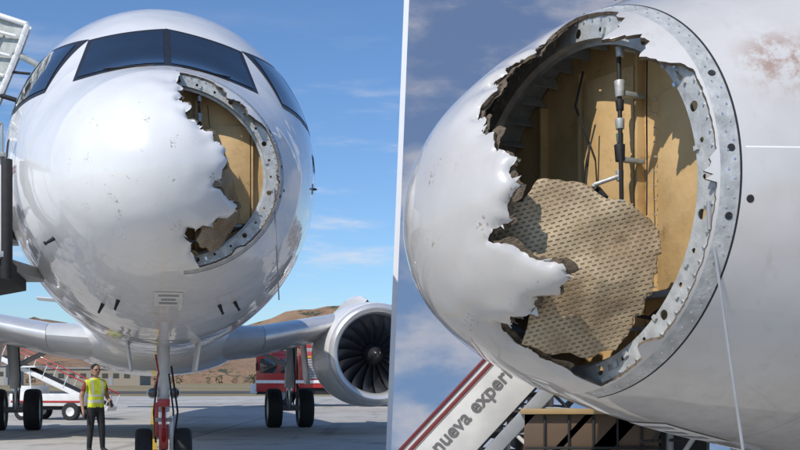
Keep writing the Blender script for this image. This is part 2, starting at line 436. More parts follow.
    for p in V:
        k=p.x;kk=min(max(k,0),1);zz=min(max((-.45-p.y)/.85,0),1)
        q=Vector((.25+.41*k,.40+.60*k,p.y))
        bul=.05*math.sin(math.pi*kk)*math.sin(math.pi*zz)
        cr=(p.y+.88-.28*(k-.3)+.05*noise.noise(Vector((k*4,2,2))))/.10
        crease=-.022*math.exp(-cr*cr)*(.5+kk)
        q+=nrm*(bul-.015+crease+.028*noise.noise(Vector((k*3.2,p.y*5,1)))+.010*noise.noise(Vector((k*9,p.y*13,4)))+.06*max(0,.15-kk)-.34*max(0,zz-.60))
        co.append(q)
    m=MB();m.add(co,fs,0);o=m.build('torn_honeycomb_sheet',[FLAP,INNER,CORE],parent,split=0)
    uvl=o.data.uv_layers.new(name='UVMap')
    for lp in o.data.loops:
        p=V[lp.vertex_index];uvl.data[lp.index].uv=(p.x*.74+p.y*.25+5,p.y-p.x*.18+5)
    s=o.modifiers.new('s','SOLIDIFY');s.thickness=.014;s.offset=0;s.material_offset_rim=2
    m=MB();m.tube((.985,1.0,-.70),(1.05,1.13,-1.72),.007,.007,0,8);m.tube((.985,1.0,-.66),(.99,1.0,-.78),.012,.012,0,8)
    m.build('hanging_strut',[GREY],parent)
def patch(mb,kind,c,off,m,grow=0,sgn=1,n=14):
    cx=sum(p[0] for p in c)/4;cy=sum(p[1] for p in c)/4;C=[]
    for p in c:
        d=Vector((p[0]-cx,p[1]-cy));C.append((p[0]+math.copysign(grow,d.x),p[1]+math.copysign(grow,d.y)))
    P=[]
    for i in range(n+1):
        row=[];u=i/n
        for j in range(n+1):
            v=j/n
            a=(1-u)*(1-v);b=u*(1-v);cc=u*v;d=(1-u)*v
            x=a*C[0][0]+b*C[1][0]+cc*C[2][0]+d*C[3][0];y=a*C[0][1]+b*C[1][1]+cc*C[2][1]+d*C[3][1]
            if kind=='f':t,th=inv_front(x*sgn,y)
            else:t,th=side_pt(x,y,sgn)
            row.append(surf(t,th,off))
        P.append(row)
    mb.grid(P,m)
def fuselage(parent,send,paint):
    rows=[math.sqrt(s) for s in (1.0,1.02,1.04,1.055,1.075,1.084)]+[math.sqrt(1.12+.06*i) for i in range(87)]
    s=6.4
    while s<send: rows.append(math.sqrt(s));s+=.5
    rows.append(math.sqrt(send))
    vs=[surf(t,2*math.pi*i/NC) for t in rows for i in range(NC)];fs=[];mm=[]
    for j in range(len(rows)-1):
        for i in range(NC):
            i2=(i+1)%NC;fs.append((j*NC+i,(j+1)*NC+i,(j+1)*NC+i2,j*NC+i2));d=360*(i+.5)/NC
            mm.append(2 if (j==4 and 4<d<172) else (1 if j<4 and 4<d<172 else 0))
    m=MB();m.v=[tuple(v) for v in vs];m.f=[list(f) for f in fs];m.m=mm
    k=len(rows)-1;m.f.append([k*NC+i for i in range(NC)]);m.m.append(0)
    m.build('fuselage_skin',[paint,ALU,DARK],parent,split=60)
    m=MB()
    for i in range(70):
        th=R(6+164*i/69)
        t=math.sqrt(1.03 if i%2 else 1.055);a=surf(t,th);b=surf(t,th,.003);m.tube(a,b,.0055,.005,0,8)
    for d,y in((63,1.045),(84,1.045),(97,1.12),(101,1.045)):
        th=R(d);t=math.sqrt(y);m.tube(surf(t,th),surf(t,th,.003),.017,.015,1,12)
    m.build('band_fasteners',[STEEL,DARK],parent)
    fr=MB();gl=MB()
    F1=[(-.86,.47),(-.035,.585),(-.035,1.17),(-.75,1.01)]
    S1=[(2.03,.43),(2.93,.44),(2.93,1.06),(2.42,1.02)]
    S2=[(3.02,.45),(3.62,.52),(3.40,.88),(3.02,1.04)]
    for sg in(1,-1):
        patch(fr,'f',F1,.004,0,.045,sg);patch(gl,'f',F1,.010,0,0,sg)
        patch(fr,'s',S1,.005,0,.05,sg);patch(gl,'s',S1,.011,0,0,sg)
        patch(fr,'s',S2,.006,0,.045,sg);patch(gl,'s',S2,.012,0,0,sg)
    fr.build('window_frames',[MASK],parent,split=0)
    gl.build('cockpit_windows',[GLASS],parent,split=0)
    m=MB()
    for sg in(-1,1):
        t,th=inv_front(sg*.12,.49);t2,th2=inv_front(sg*.6,.50);m.path([surf(t,th,.02),surf(t2,th2,.025)],.007,0)
    for x,z in((-.60,-1.62),(-.44,-1.60),(.50,-1.62),(.66,-1.58),(-.95,-1.1)):
        t,th=inv_front(x,z);a=surf(t+.15,th);b=surf(t+.15,th,.10);m.tube(a,b,.022,.012,0,10);m.tube(b-Vector((0,.10,0)),b+Vector((0,.05,0)),.010,.012,0,8)
    for sg in(-1,1):
        t,th=side_pt(2.6,-.35,sg);a=surf(t,th);b=surf(t,th,.006);m.tube(a,b,.06,.06,1,16);m.tube(b,surf(t,th,.05),.015,.01,0,8)
        patch(m,'s',[(2.75,-.12),(2.95,-.12),(2.95,.08),(2.75,.08)],.004,0,0,sg,4)
    m.build('wipers_and_probes',[BLACK,GREY],parent)
    m=MB();c=[(-.13,-1.63),(.15,-1.63),(.15,-1.735),(-.13,-1.735)]
    patch(m,'f',c,.006,0,0,1,6)
    for zz,w in((-1.655,.10),(-1.685,.07),(-1.712,.09)):
        patch(m,'f',[(.01-w,zz-.006),(.01+w,zz-.006),(.01+w,zz+.006),(.01-w,zz+.006)],.009,1,0,1,4)
    for zz in(-.33,-.37):patch(m,'s',[(2.2,zz-.012),(2.5,zz-.012),(2.5,zz+.012),(2.2,zz+.012)],.004,2,0,-1,4)
    m.build('placard',[WHITE,GREY,RED],parent,split=0)
def nose_gear(parent,gz,s=5.0):
    m=MB();ax=gz+.385
    for x in(-.25,.25):m.wheel((x,s,ax),.385,.22,0,1)
    m.tube((-.27,s,ax),(.27,s,ax),.05,.05,2);top=-1.95
    m.tube((0,s,ax),(0,s+.02,ax+.75),.05,.05,3,16);m.tube((0,s+.02,ax+.6),(0,s+.12,top+.1),.08,.085,1,20)
    m.tube((0,s+.1,ax+1.0),(0,s+1.1,top+.1),.05,.05,1)
    m.path([(0,s-.1,ax+.1),(0,s-.28,ax+.38),(0,s-.08,ax+.65)],.028,4)
    for x in(-.14,.14):
        m.tube((x,s-.08,ax+.85),(x,s+.02,ax+.85),.075,.075,1,18);m.tube((x,s-.085,ax+.85),(x,s-.08,ax+.85),.06,.06,5,18)
        m.path([(x*.7,s-.1,ax+.2),(x*.9,s-.12,ax+.6),(x*.5,s-.05,ax+1.1)],.012,6)
        m.box((x*3.2,s+.35,top-.18),(.03,1.2,.5),1,Matrix.Rotation(R(8 if x>0 else -8),3,'Y'))
    m.box((0,s-.15,ax+.28),(.12,.1,.32),4);m.box((0,s-.13,ax+.72),(.16,.06,.10),4);m.box((-.09,s-.12,ax+.5),(.05,.04,.45),4)
    m.box((.1,s-.12,ax+.3),(.05,.04,.5),1);m.box((.0,s-.14,ax+.5),(.22,.03,.05),2);m.path([(.12,s-.1,ax+.1),(.18,s-.14,ax+.6),(.10,s-.1,ax+1.2)],.014,6);m.path([(-.12,s-.1,ax+.9),(-.06,s-.14,ax+1.1),(-.1,s-.05,ax+1.35)],.012,4)
    m.build('nose_landing_gear',[BLACK,WHITE,GREY,STEEL,RED,GLASS,DARK],parent,bevel=.008)
# ================================================================ distant aircraft (whole)
A=empty('damaged_airliner',(-1.93,8.6,3.9),(0,0,R(13.7)))
radome(A,PAINT);damage_interior(A);fuselage(A,43.8,PAINT);nose_gear(A,-3.9)
SLAT=pm('slat_metal',(.7,.7,.7),.3,.5,.1,3)
def wing(parent,sg):
    st=[(1.2,13.9,22.6,-1.66,.10),(2.4,14.7,22.5,-1.55,.098),(4.2,15.9,22.3,-1.15,.10),(6.4,17.1,22.2,-.68,.105),(9,18.5,22.9,-.28,.11),(13,20.7,24.1,.3,.11),(17,22.9,25.0,.9,.10)]
    P=[]
    for x,le,te,z,tk in st:
        c=te-le;row=[]
        N_=18
        for i in range(N_*2):
            if i<N_: u=.5*(1-math.cos(math.pi*i/N_));s_=1
            else: u=.5*(1-math.cos(math.pi*(2*N_-i)/N_));s_=-1
            y=5*tk*(.2969*math.sqrt(u)-.126*u-.3516*u*u+.2843*u**3-.1015*u**4)*c*s_
            row.append(Vector((x*sg,le+u*c,z+y+.05*c*(u-.4)*-.3)))
        P.append(row)
    m=MB();m.grid(P,0,closeu=True,flip=sg<0);m.add(P[-1],[list(range(36))],0)
    for x,s0,z in((5.0,20.5,-1.45),(8.2,21.2,-.85),(11.5,22.6,-.35)):
        m.sph((x*sg,s0+1.2,z+.05),(.17,1.6,.22),1)
    m.tube((17*sg,24.2,.9),(17.5*sg,25.4,3.05),.25,.08,1,8)
    m.build('wing',[WINGM,WHITE],parent,split=50)
    m=MB()
    for a,b in zip(st[1:-1],st[2:]):
        rows=[]
        for f in np.linspace(0,.985,6):
            x=a[0]+(b[0]-a[0])*f;le=a[1]+(b[1]-a[1])*f;te=a[2]+(b[2]-a[2])*f;z=a[3]+(b[3]-a[3])*f;tk=a[4]+(b[4]-a[4])*f;c=te-le;row=[]
            for i in range(-7,8):
                u=.10*(abs(i)/7)**2;s_=1 if i>=0 else -1
                y=5*tk*(.2969*math.sqrt(u)-.126*u-.3516*u*u)*c*s_
                row.append(Vector((x*sg,le+u*c-.012,z+y*1.02+.05*c*(u-.4)*-.3)))
            rows.append(row)
        m.grid(rows,0)
    m.build('slats',[SLAT],parent,split=0)
SPIN=pm('spinner',(.03,.03,.035),.3);FAN=pm('fan_blade',(.16,.165,.18),.3,.7,.1,6)
def engine(parent,sg):
    c=Vector((5.2*sg,15.3,-1.85))
    m=MB()
    pr=[(.99,.75),(.985,.45),(.97,.25),(1.0,.08),(1.05,.015),(1.11,0),(1.17,.03),(1.22,.12),(1.26,.4),(1.32,1.0),(1.33,1.7),(1.28,2.4),(1.12,3.2),(.98,3.7)]
    m.lathe(pr,c,None,0,72,mf=lambda j:1 if 2<=j<=6 else (2 if j<2 else 0))
    m.lathe([(.99,.75),(.99,.95)],c,None,3,72);m.lathe([(.99,.95),(.001,.96)],c,None,4,48)
    m.lathe([(.97,3.7),(.7,3.6),(.62,4.2),(.45,4.6),(.25,5.1),(.01,5.4)],c,None,1,40)
    m.lathe([(.001,.28),(.05,.30),(.13,.42),(.22,.60),(.29,.78),(.30,.9)],c,None,5,32)
    m.path([c+Vector((.10*math.cos(a)*(1+a*.15),.385+a*.045,.10*math.sin(a)*(1+a*.15)))*1 for a in np.linspace(0,3.2,14)],.014,0,6)
    for i in range(18):
        a0=2*math.pi*i/18;P=[]
        for r in np.linspace(.27,.985,10):
            q=(r-.27)/.71;ch=.20+.16*q;st_=R(28+36*q);sw=.10*math.sin(q*math.pi)*-.6+.13*q*q;row=[]
            for u in np.linspace(-.5,.5,7):
                tx=ch*u*math.sin(st_);yy=ch*u*math.cos(st_)+.02*(1-4*u*u)
                an=a0+tx/r+sw*.5
                row.append(c+Vector((r*math.cos(an),.78+yy*.8-.02,r*math.sin(an))))
            P.append(row)
        m.grid(P,6)
    P=[]
    for y,z,h,w in((1.4,1.15,.25,.05),(2.2,1.15,.42,.16),(3.5,1.0,.65,.2),(5.0,.75,.75,.18),(6.2,.9,.5,.06)):
        P.append([c+Vector((x*w,y,z+zz*h)) for x,zz in((-1,0),(-1,.8),(0,1),(1,.8),(1,0))])
    m.grid(P,0)
    m.build('engine',[WHITE,SLAT,GREY,GREY,DARK,SPIN,FAN],parent,split=40)
def main_gear(parent,sg):
    m=MB();s=21.2;x0=3.8*sg;ax=-3.9+.58
    for dx in(-.46,.46):m.wheel((x0+dx,s,ax),.58,.42,0,1)
    m.tube((x0-.5,s,ax),(x0+.5,s,ax),.08,.08,2);m.tube((x0,s,ax),(x0,s,ax+.7),.08,.08,3,16);m.tube((x0,s,ax+.6),(x0+.1*sg,s,-1.0),.15,.17,1,18)
    m.tube((x0,s,ax+1.2),(x0-1.6*sg,s-.1,-1.3),.07,.07,1);m.path([(x0,s+.15,ax+.1),(x0,s+.45,ax+.5),(x0,s+.15,ax+.9)],.04,2)
    m.box((x0+.45*sg,s,ax+1.45),(.04,1.0,1.5),1,Matrix.Rotation(R(-6*sg),3,'Y'))
    m.path([(x0+.1,s-.15,ax+.1),(x0+.15,s-.2,ax+.9),(x0+.1,s-.15,ax+1.8)],.02,4)
    m.build('main_landing_gear',[BLACK,WHITE,GREY,STEEL,DARK],parent,bevel=.01)
for sg in(-1,1):wing(A,sg);engine(A,sg);main_gear(A,sg)
m=MB();m.sph((0,18.2,-1.5),(2.2,5.6,.90),0,48,24);m.build('belly_fairing',[PAINT],A,split=0)
m=MB()
def slab(st,m,mb,vert=False,sg=1):
    P=[]
    for o_,le,te,b in st:
        c=te-le;row=[]
        for i in range(20):
            a=2*math.pi*i/20;u=.5-.5*math.cos(a);th=.06*c*math.sin(a)*(1-.6*u)
            row.append(Vector((th,le+u*c,o_)) if vert else Vector((o_*sg,le+u*c,b+th)))
        P.append(row)
    mb.grid(P,m,closeu=True);mb.add(P[-1],[list(range(20))],m)
slab([(1.6,36,42.5,0),(7.9,41.3,43.6,0)],0,m,True)
for sg in(-1,1):slab([(.3,39,42.8,.9),(5.4,42,43.7,1.4)],0,m,False,sg)
m.build('tail_fin_and_stabilisers',[WHITE],A)
# ================================================================ near aircraft (forward part)
AZ=62.5
B=empty('damaged_airliner',(-.045,4.70,2.81),(0,0,R(-AZ)))
radome(B,PAINT_DIM);damage_interior(B);fuselage(B,14,PAINT_DIM);nose_gear(B,-2.81)
# ================================================================ ground, hills
def ground_mat(kind):
    m=bpy.data.materials.new(kind);m.use_nodes=True;g=N(m);b=g.n['Principled BSDF']
    tc=g.n.new('ShaderNodeTexCoord');V=tc.outputs['Object'];sp=g.n.new('ShaderNodeSeparateXYZ');g.l.new(V,sp.inputs[0]);X,Y,Z=sp.outputs
    if kind=='apron_concrete':
        col=g.mix(g.mr(g.noise(V,.12,6,.6),.3,.7),(.40,.38,.345),(.50,.475,.44))
        fx=g.m('PINGPONG',g.m('ADD',X,200),2.5);fy=g.m('PINGPONG',g.m('ADD',Y,1.2),2.5)
        jt=g.m('MAXIMUM',g.m('LESS_THAN',fx,.03),g.m('LESS_THAN',fy,.03))
        col=g.mix(g.m('MULTIPLY',g.mr(g.noise(V,.7,6,.75),.48,.68),.6),col,(.16,.15,.135))
        mp=g.n.new('ShaderNodeMapping');mp.inputs['Scale'].default_value=(.6,.03,1);g.l.new(V,mp.inputs['Vector'])
        col=g.mix(g.m('MULTIPLY',g.mr(g.noise(mp.outputs[0],2,5,.6),.56,.7),.4),col,(.1,.095,.09))
        col=g.mix(g.m('MULTIPLY',jt,.75),col,(.06,.058,.055));bp=g.bump(g.noise(V,30,6),.2,.01)
    elif kind=='dry_grass':
        col=g.mix(g.mr(g.noise(V,.03,6,.65),.35,.65),(.33,.255,.14),(.20,.165,.085))
        col=g.mix(g.m('MULTIPLY',g.mr(g.noise(V,.4,6,.7),.5,.7),.6),col,(.10,.10,.045));bp=g.bump(g.noise(V,3,6,.7),.8,.2)
    elif kind=='asphalt':
        col=g.mix(g.mr(g.noise(V,.2,6,.65),.35,.65),(.05,.05,.052),(.085,.083,.08));bp=g.bump(g.noise(V,40,4),.2,.01)
    else:
        col=g.mix(g.mr(g.noise(V,.012,6,.65),.38,.62),(.34,.215,.125),(.20,.12,.07))
        col=g.mix(g.mr(g.noise(V,.05,6,.75),.53,.59),col,(.06,.065,.035));bp=g.bump(g.noise(V,.1,6,.7),1,3)
    g.l.new(col,b.inputs['Base Color']);b.inputs['Roughness'].default_value=.9;g.l.new(bp,b.inputs['Normal']);return m
def sheet(name,x0,x1,y0,y1,z,mat):
    m=MB();m.add([(x0,y0,z),(x1,y0,z),(x1,y1,z),(x0,y1,z)],[(0,1,2,3)],0);return m.build(name,[mat],split=0)
sheet('ground',-4000,4000,-1000,7000,0,ground_mat('dry_grass'))
sheet('apron',-300,300,-120,88,.02,ground_mat('apron_concrete'))
sheet('taxiway',-900,900,104,128,.03,ground_mat('asphalt'))
YEL=pm('marking_yellow',(.55,.36,.03),.7,0,.3,3);WM=pm('marking_white',(.62,.62,.6),.7,0,.3,3)
m=MB()
def strip(p,q,w,mi):
    p=Vector(p);q=Vector(q);d=(q-p).normalized();n=Vector((-d.y,d.x,0))*w/2;m.add([p-n,q-n,q+n,p+n],[(0,1,2,3)],mi)
strip((0,0,.026),(-14,58,.026),.15,0);strip((-80,61,.026),(80,61,.026),.3,1);strip((-80,30,.0265),(80,47,.0265),.12,1);strip((-900,106,.036),(900,106,.036),.4,0)
m.build('apron_markings',[YEL,WM],split=0)
def hills():
    m=MB();P=[];nx,ny=200,40
    for j in range(ny):
        row=[]
        for i in range(nx):
            x=-900+1700*i/(nx-1);y=430+900*j/(ny-1);f=min(j/10,1)
            h=(21+26*(noise.fractal(Vector((x*.004,y*.004,1)),1,2,6)+.35)+13*noise.noise(Vector((x*.016,y*.016,5)))+5*noise.noise(Vector((x*.05,y*.05,8))))*f**.8+ j*.5*f
            row.append((x,y,max(h,-1) if j else -1))
        P.append(row)
    m.grid(P,0,flip=False);m.build('hills',[ground_mat('hill_soil')],split=0)
hills()
FOL=[pm('foliage_dark',(.035,.05,.02),.9,0,.5,.5),pm('foliage_light',(.085,.10,.045),.9,0,.5,.5),pm('bark',(.1,.07,.05),.9)]
def trees(name,n,x0,x1,y0,y1,h0,h1,seed):
    rg=random.Random(seed);m=MB()
    for _ in range(n):
        x=rg.uniform(x0,x1);y=rg.uniform(y0,y1);h=rg.uniform(h0,h1);m.tube((x,y,0),(x,y,h*.5),.12*h/4,.05,2,5)
        for k in range(50):
            th=rg.uniform(0,6.28);u=rg.random();r=h*.5*math.sqrt(rg.random())*(1-.5*abs(u-.4));c=Vector((x+r*math.cos(th),y+r*math.sin(th),h*(.15+.85*u)))
            s=h*rg.uniform(.05,.12);q=Vector((rg.gauss(0,1),rg.gauss(0,1),rg.gauss(0,1))).normalized().to_track_quat('Z','Y')
            m.add([c+q@Vector((s,0,0)),c+q@Vector((0,s,0)),c+q@Vector((-s,0,0)),c+q@Vector((0,-s,0))],[(0,1,2,3)],rg.choice((0,0,1)))
    m.build(name,FOL,split=0)
trees('distant_trees',130,-210,120,330,420,1.2,3.4,3)
def low_building(name,x,y,w,h,d,col):
    e=empty(name,(x,y,0));m=MB();m.box((0,0,h/2),(w,d,h),0);m.box((0,0,h+.2),(w+.8,d+.8,.4),1)
    n=int(w/3)
    for i in range(n):
        m.box((-w/2+1.5+3*i,-d/2-.03,h*.58),(1.6,.08,1.3),2)
        if i%4==1:m.box((-w/2+3+3*i,-d/2-.03,1.1),(1.1,.08,2.2),1)
    m.build('building_shell',[pm(name+'_wall',col,.8),GREY,GLASS],e)
low_building('terminal_building',-84,285,26,4.5,12,(.30,.26,.21))
low_building('hangar',-128,300,30,5.5,14,(.38,.36,.33))
# ================================================================ fire engine
def fire_truck():
    e=empty('airport_fire_truck',(-2.6,55,0));m=MB()
    m.box((-3.9,0,1.75),(2.1,2.6,1.9),0);m.box((-3.95,0,2.75),(1.8,2.4,.35),0)
    m.box((-4.3,-1.31,2.15),(.9,.03,.75),2);m.box((-3.3,-1.31,2.15),(.75,.03,.75),2);m.box((-4.97,0,2.15),(.03,2.2,.9),2)
    m.box((1.2,0,1.95),(7.8,2.6,1.9),0);m.box((1.2,0,2.98),(7.2,2.3,.22),4);m.box((.1,0,.85),(10.2,2.3,.4),3);m.box((0,-1.315,1.32),(10,.02,.16),1);m.box((1.2,-1.32,2.62),(7.6,.02,.10),6)
    for i in range(5):
        x=-1.9+1.5*i;m.box((x,-1.325,2.0),(1.25,.03,1.05),4 if i in(0,3) else 0)
        for k in range(7):
            if i in(0,3):m.box((x,-1.345,1.58+.14*k),(1.2,.012,.02),3)
        m.box((x,-1.345,1.54),(.25,.03,.04),5)
    for x in(-3.7,1.2,3.2):
        for y in(-1.05,1.05):
            pr=[(.3,-.2),(.5,-.22),(.6,-.15),(.62,0),(.6,.15),(.5,.22),(.3,.2)]
            m.lathe(pr,(x,y,.62),None,3,28);m.lathe([(.001,-.1),(.12,-.16),(.2,-.1),(.31,-.17)],(x,y,.62),None,4,20);m.lathe([(.31,.17),(.001,.1)],(x,y,.62),None,4,20)
    m.tube((-3.9,-.9,3.02),(-3.9,.9,3.02),.1,.1,7,10);m.box((-3.9,0,2.95),(.5,1.9,.08),3)
    m.tube((-2.6,0,3.1),(-3.2,0,3.45),.12,.08,0,12);m.box((-2.4,0,3.15),(.5,.5,.3),0)
    for i in range(8):m.tube((-2+.9*i,-1.0,3.08),(-2+.9*i,-1.0,3.45),.02,.02,5,6)
    m.tube((-2,-1,3.45),(4.3,-1,3.45),.025,.025,5,6);m.box((1.5,.2,3.3),(4.5,.5,.12),5)
    m.box((-5.1,0,.95),(.35,2.5,.5),1);m.tube((-4.9,-1.45,2.3),(-4.9,-1.45,1.9),.06,.06,3,8);m.tube((-4.9,-1.3,2.4),(-4.9,-1.5,2.3),.02,.02,3,6)
    m.build('truck_body',[RED,WHITE,GLASS,BLACK,GREY,STEEL,YEL,pm('beacon_blue',(.02,.06,.4),.2)],e,bevel=.03)
    text(e,'side_lettering','BOMBEROS',.42,WM,(.2,-1.36,1.7),(R(90),0,0))
fire_truck()
# ================================================================ belt loader
def belt_loader():
    e=empty('baggage_belt_loader',(-12.1,36,0),(0,0,R(-8)));m=MB()
    m.box((0,0,.72),(2.7,1.5,.42),0);m.box((0,0,.46),(2.4,1.2,.18),2);m.box((0,-.76,.66),(2.6,.015,.07),1)
    m.box((-.9,.0,1.05),(.6,1.3,.3),0);m.tube((-.7,-.5,1.2),(-.75,-.5,1.85),.03,.03,0,8);m.tube((-.7,.5,1.2),(-.75,.5,1.85),.03,.03,0,8);m.box((-.85,0,1.87),(.8,1.3,.06),0)
    rot=Matrix.Rotation(R(24),3,'Y');m.box((.1,-.1,1.3),(4.4,.8,.16),0,rot);m.box((.1,-.1,1.39),(4.3,.6,.03),2,rot)
    for y in(-.5,.3):
        m.path([Vector((.1,y,1.3))+rot@Vector((-2.1,0,.5)),Vector((.1,y,1.3))+rot@Vector((2.1,0,.5))],.025,1,8)
        for k in range(6):m.path([Vector((.1,y,1.3))+rot@Vector((-2.1+.84*k,0,0)),Vector((.1,y,1.3))+rot@Vector((-2.1+.84*k,0,.5))],.018,0,6)
    for x in(-.85,.9):
        for y in(-.72,.72):
            m.lathe([(.16,-.1),(.28,-.11),(.32,-.06),(.32,.06),(.28,.11),(.16,.1)],(x,y,.32),None,2,24);m.lathe([(.001,-.05),(.17,-.09)],(x,y,.32),None,0,16)
    m.build('loader_body',[WHITE,RED,BLACK],e,bevel=.015)
belt_loader()
# ================================================================ service platform + open door at the left
def platform():
    e=empty('boarding_stairs_platform',(0,0,0));m=MB()
    m.box((-6.3,13.1,3.35),(2.7,1.9,.14),1);m.box((-6.35,12.13,3.72),(2.6,.05,.95),0);m.box((-6.35,14.07,3.85),(2.6,.05,1.2),0)
    m.tube((-4.93,12.1,3.30),(-4.93,14.1,3.30),.10,.10,2,14)
    # forward guard box beside the nose: white side sheet, handrail, black bumper and underside
    m.box((-4.95,10.30,3.16),(1.95,.05,.95),0)
    m.box((-4.95,10.25,3.66),(1.98,.07,.05),1);m.box((-4.95,10.25,2.66),(1.98,.08,.06),1)
    for k in range(5):m.box((-5.8+.42*k,10.265,3.16),(.03,.02,.9),1)
    m.box((-4.98,11.2,2.62),(1.75,1.8,.12),1)
    m.add([(-5.9,10.28,2.62),(-3.93,10.28,2.62),(-3.93,10.28,2.44),(-5.9,10.28,2.16),(-5.9,11.9,2.62),(-4.35,11.9,2.62),(-4.35,11.9,2.44),(-5.9,11.9,2.16)],[(0,3,2,1),(4,5,6,7),(0,1,5,4),(1,2,6,5),(2,3,7,6),(3,0,4,7)],2)
    m.tube((-3.95,10.27,2.42),(-3.95,10.27,3.62),.055,.055,2,12)
    for x in(-5.7,-5.1,-4.5,-4.0):m.tube((x,10.28,3.62),(x,10.28,3.98),.014,.014,1,8)
    m.tube((-5.9,10.28,3.98),(-4.0,10.28,3.98),.018,.018,1,8)
    m.box((-5.9,12.2,3.02),(1.7,.08,.5),0,Matrix.Rotation(R(14),3,'Y'))
    for z in(4.3,4.55):m.tube((-7.6,12.12,z),(-5.05,12.12,z),.02,.02,1,8)
    for x in(-7.5,-6.7,-5.9,-5.1):m.tube((x,12.12,4.15),(x,12.12,4.55),.018,.018,1,8)
    for x in(-7.4,-6.6):
        for y in(10.6,12.3,13.9):m.tube((x,y,0),(x,y,3.3),.08,.08,1,10)
    m.box((-6.7,11.3,2.62),(1.8,1.9,.12),1)
    m.tube((-7.4,12.3,.4),(-6.6,12.3,3.1),.04,.04,1);m.tube((-6.6,12.3,.4),(-7.4,12.3,3.1),.04,.04,1)
    for i in range(16):m.box((-7.8-.26*i,13.1,3.2-.19*i),(.3,1.5,.04),1)
    for y in(12.3,13.9):m.tube((-7.7,y,3.3),(-12,y,.2),.1,.1,0)
    m.build('platform_structure',[WHITE,GREY,BLACK],e,bevel=.008)
    e2=empty('open_service_door',(-5.02,12.6,5.15),(0,0,R(-12)));m=MB();P=[];Q=[]
    for i in range(17):
        z=-.72+1.44*i/16;bx=.16*(1-(z/.9)**2);cx=.05*math.sin(z*2)
        P.append([Vector((-.5+cx,.05+bx*.3,z)),Vector((-.1+cx,.10,z)),Vector((.22+cx,.05,z))])
        Q.append([Vector((-.5+cx,-.03,z)),Vector((-.1+cx,.01,z)),Vector((.22+cx,-.03,z))])
    m.grid(P,0);m.grid(Q,1,flip=True)
    fr=[(.22+.05*math.sin(z*2),-.04,z) for z in np.linspace(-.72,.72,12)];m.path(fr,.035,0,8)
    fl=[(-.5+.05*math.sin(z*2),-.04,z) for z in np.linspace(-.72,.72,12)];m.path(fl,.035,0,8)
    m.path([fl[0],fr[0]],.035,0,8);m.path([fl[-1],fr[-1]],.035,0,8)
    for z in(-.5,-.25,0,.25,.5):m.tube((-.48,-.07,z),(.2,-.07,z+.04),.022,.022,0,8)
    m.box((-.15,-.08,.12),(.16,.06,.22),2);m.tube((-.3,-.1,-.6),(-.1,-.1,.6),.018,.018,1,8)
    m.tube((.2,-.05,.35),(.72,.25,.28),.04,.04,1,10);m.tube((.2,-.05,-.2),(.72,.25,-.15),.03,.03,2,10);m.tube((.2,-.05,.1),(.72,.25,.28),.018,.018,2,8)
    o=m.build('door_leaf',[WHITE,ALU2,DARK],e2,bevel=.005);o.rotation_euler=(0,R(20),0)
platform()
# ================================================================ passenger stairs under the near nose
def stairs():
    e=empty('passenger_boarding_stairs',(0,8.2,0));m=MB();ang=R(47)
    d=Vector((math.cos(ang),0,math.sin(ang)));n=Vector((-math.sin(ang),0,math.cos(ang)));rot=Matrix.Rotation(-ang,3,'Y')
    base=Vector((-.10,0,.06));L=3.2
    for y in(-.6,.6):
        c=base+d*L/2+Vector((0,y,0))
        m.box(c+n*.24,(L,.04,.34),0,rot)
        m.box(c+n*.43,(L,.06,.03),1,rot)
        m.box(c-n*.02,(L,.05,.10),2,rot)
        m.box(c-n*.36,(L*.8,.05,.05),0,rot)
        m.box(c-n*.60+d*.2,(L*.7,.05,.12),0,rot)
        for k in range(11):
            p=base+d*(.3+k*.26)+Vector((0,y,0));m.tube(p-n*.05,p-n*.58,.016,.016,0,8)
            m.tube(p-n*.05,p+d*.26-n*.36,.010,.010,2,8)
    for k in range(15):
        p=base+d*(.1+k*.21);m.box(p+Vector((.03,0,.08)),(.22,1.14,.03),3);m.box(p+Vector((.13,0,0)),(.02,1.14,.16),2)
    top=base+d*L
    m.box(top+Vector((.9,0,-.05)),(1.9,1.3,.10),2)
    ox=.12
    m.box((1.30+ox,0,1.0),(1.0,1.25,.30),4);m.box((1.30+ox,-.66,1.17),(1.06,.05,.04),5);m.box((1.30+ox,-.66,.9),(1.0,.02,.02),3)
    for k in range(5):m.box((.95+ox+.18*k,-.635,1.0),(.015,.02,.28),3)
    m.box((1.3+ox,0,.62),(1.9,1.1,.22),2);m.box((2.0+ox,-.3,.95),(.35,.5,.3),3)
    for x in(1.0,1.9,2.5):
        for y in(-.55,.55):m.tube((x+ox,y,.3),(x+ox,y,2.2),.03,.03,2,10)
    m.tube((1.9+ox,-.55,.7),(2.5+ox,-.55,1.6),.02,.02,0);m.tube((1.9+ox,-.55,1.6),(2.5+ox,-.55,.7),.02,.02,0)
    for x in(.6,2.5):
        for y in(-.6,.6):
            m.lathe([(.14,-.09),(.24,-.1),(.28,-.05),(.28,.05),(.24,.1),(.14,.09)],(x,y,.28),None,3,24);m.lathe([(.001,-.05),(.15,-.08)],(x,y,.28),None,0,16)
    m.build('stairs_structure',[pm('stairs_offwhite',(.62,.61,.58),.5,0,.2,4),pm('rail_dark_red',(.18,.03,.03),.5),GREY,BLACK,pm('brown_panel',(.12,.08,.05),.5),pm('ochre_trim',(.38,.26,.12),.5)],e,bevel=.006)
    p=base+d*.84+Vector((0,-.625,0))+n*.255
    text(e,'side_lettering','nueva experiencia',.155,pm('letter_grey',(.16,.15,.15),.6),p,(R(90),-ang,0),align='LEFT')
stairs()
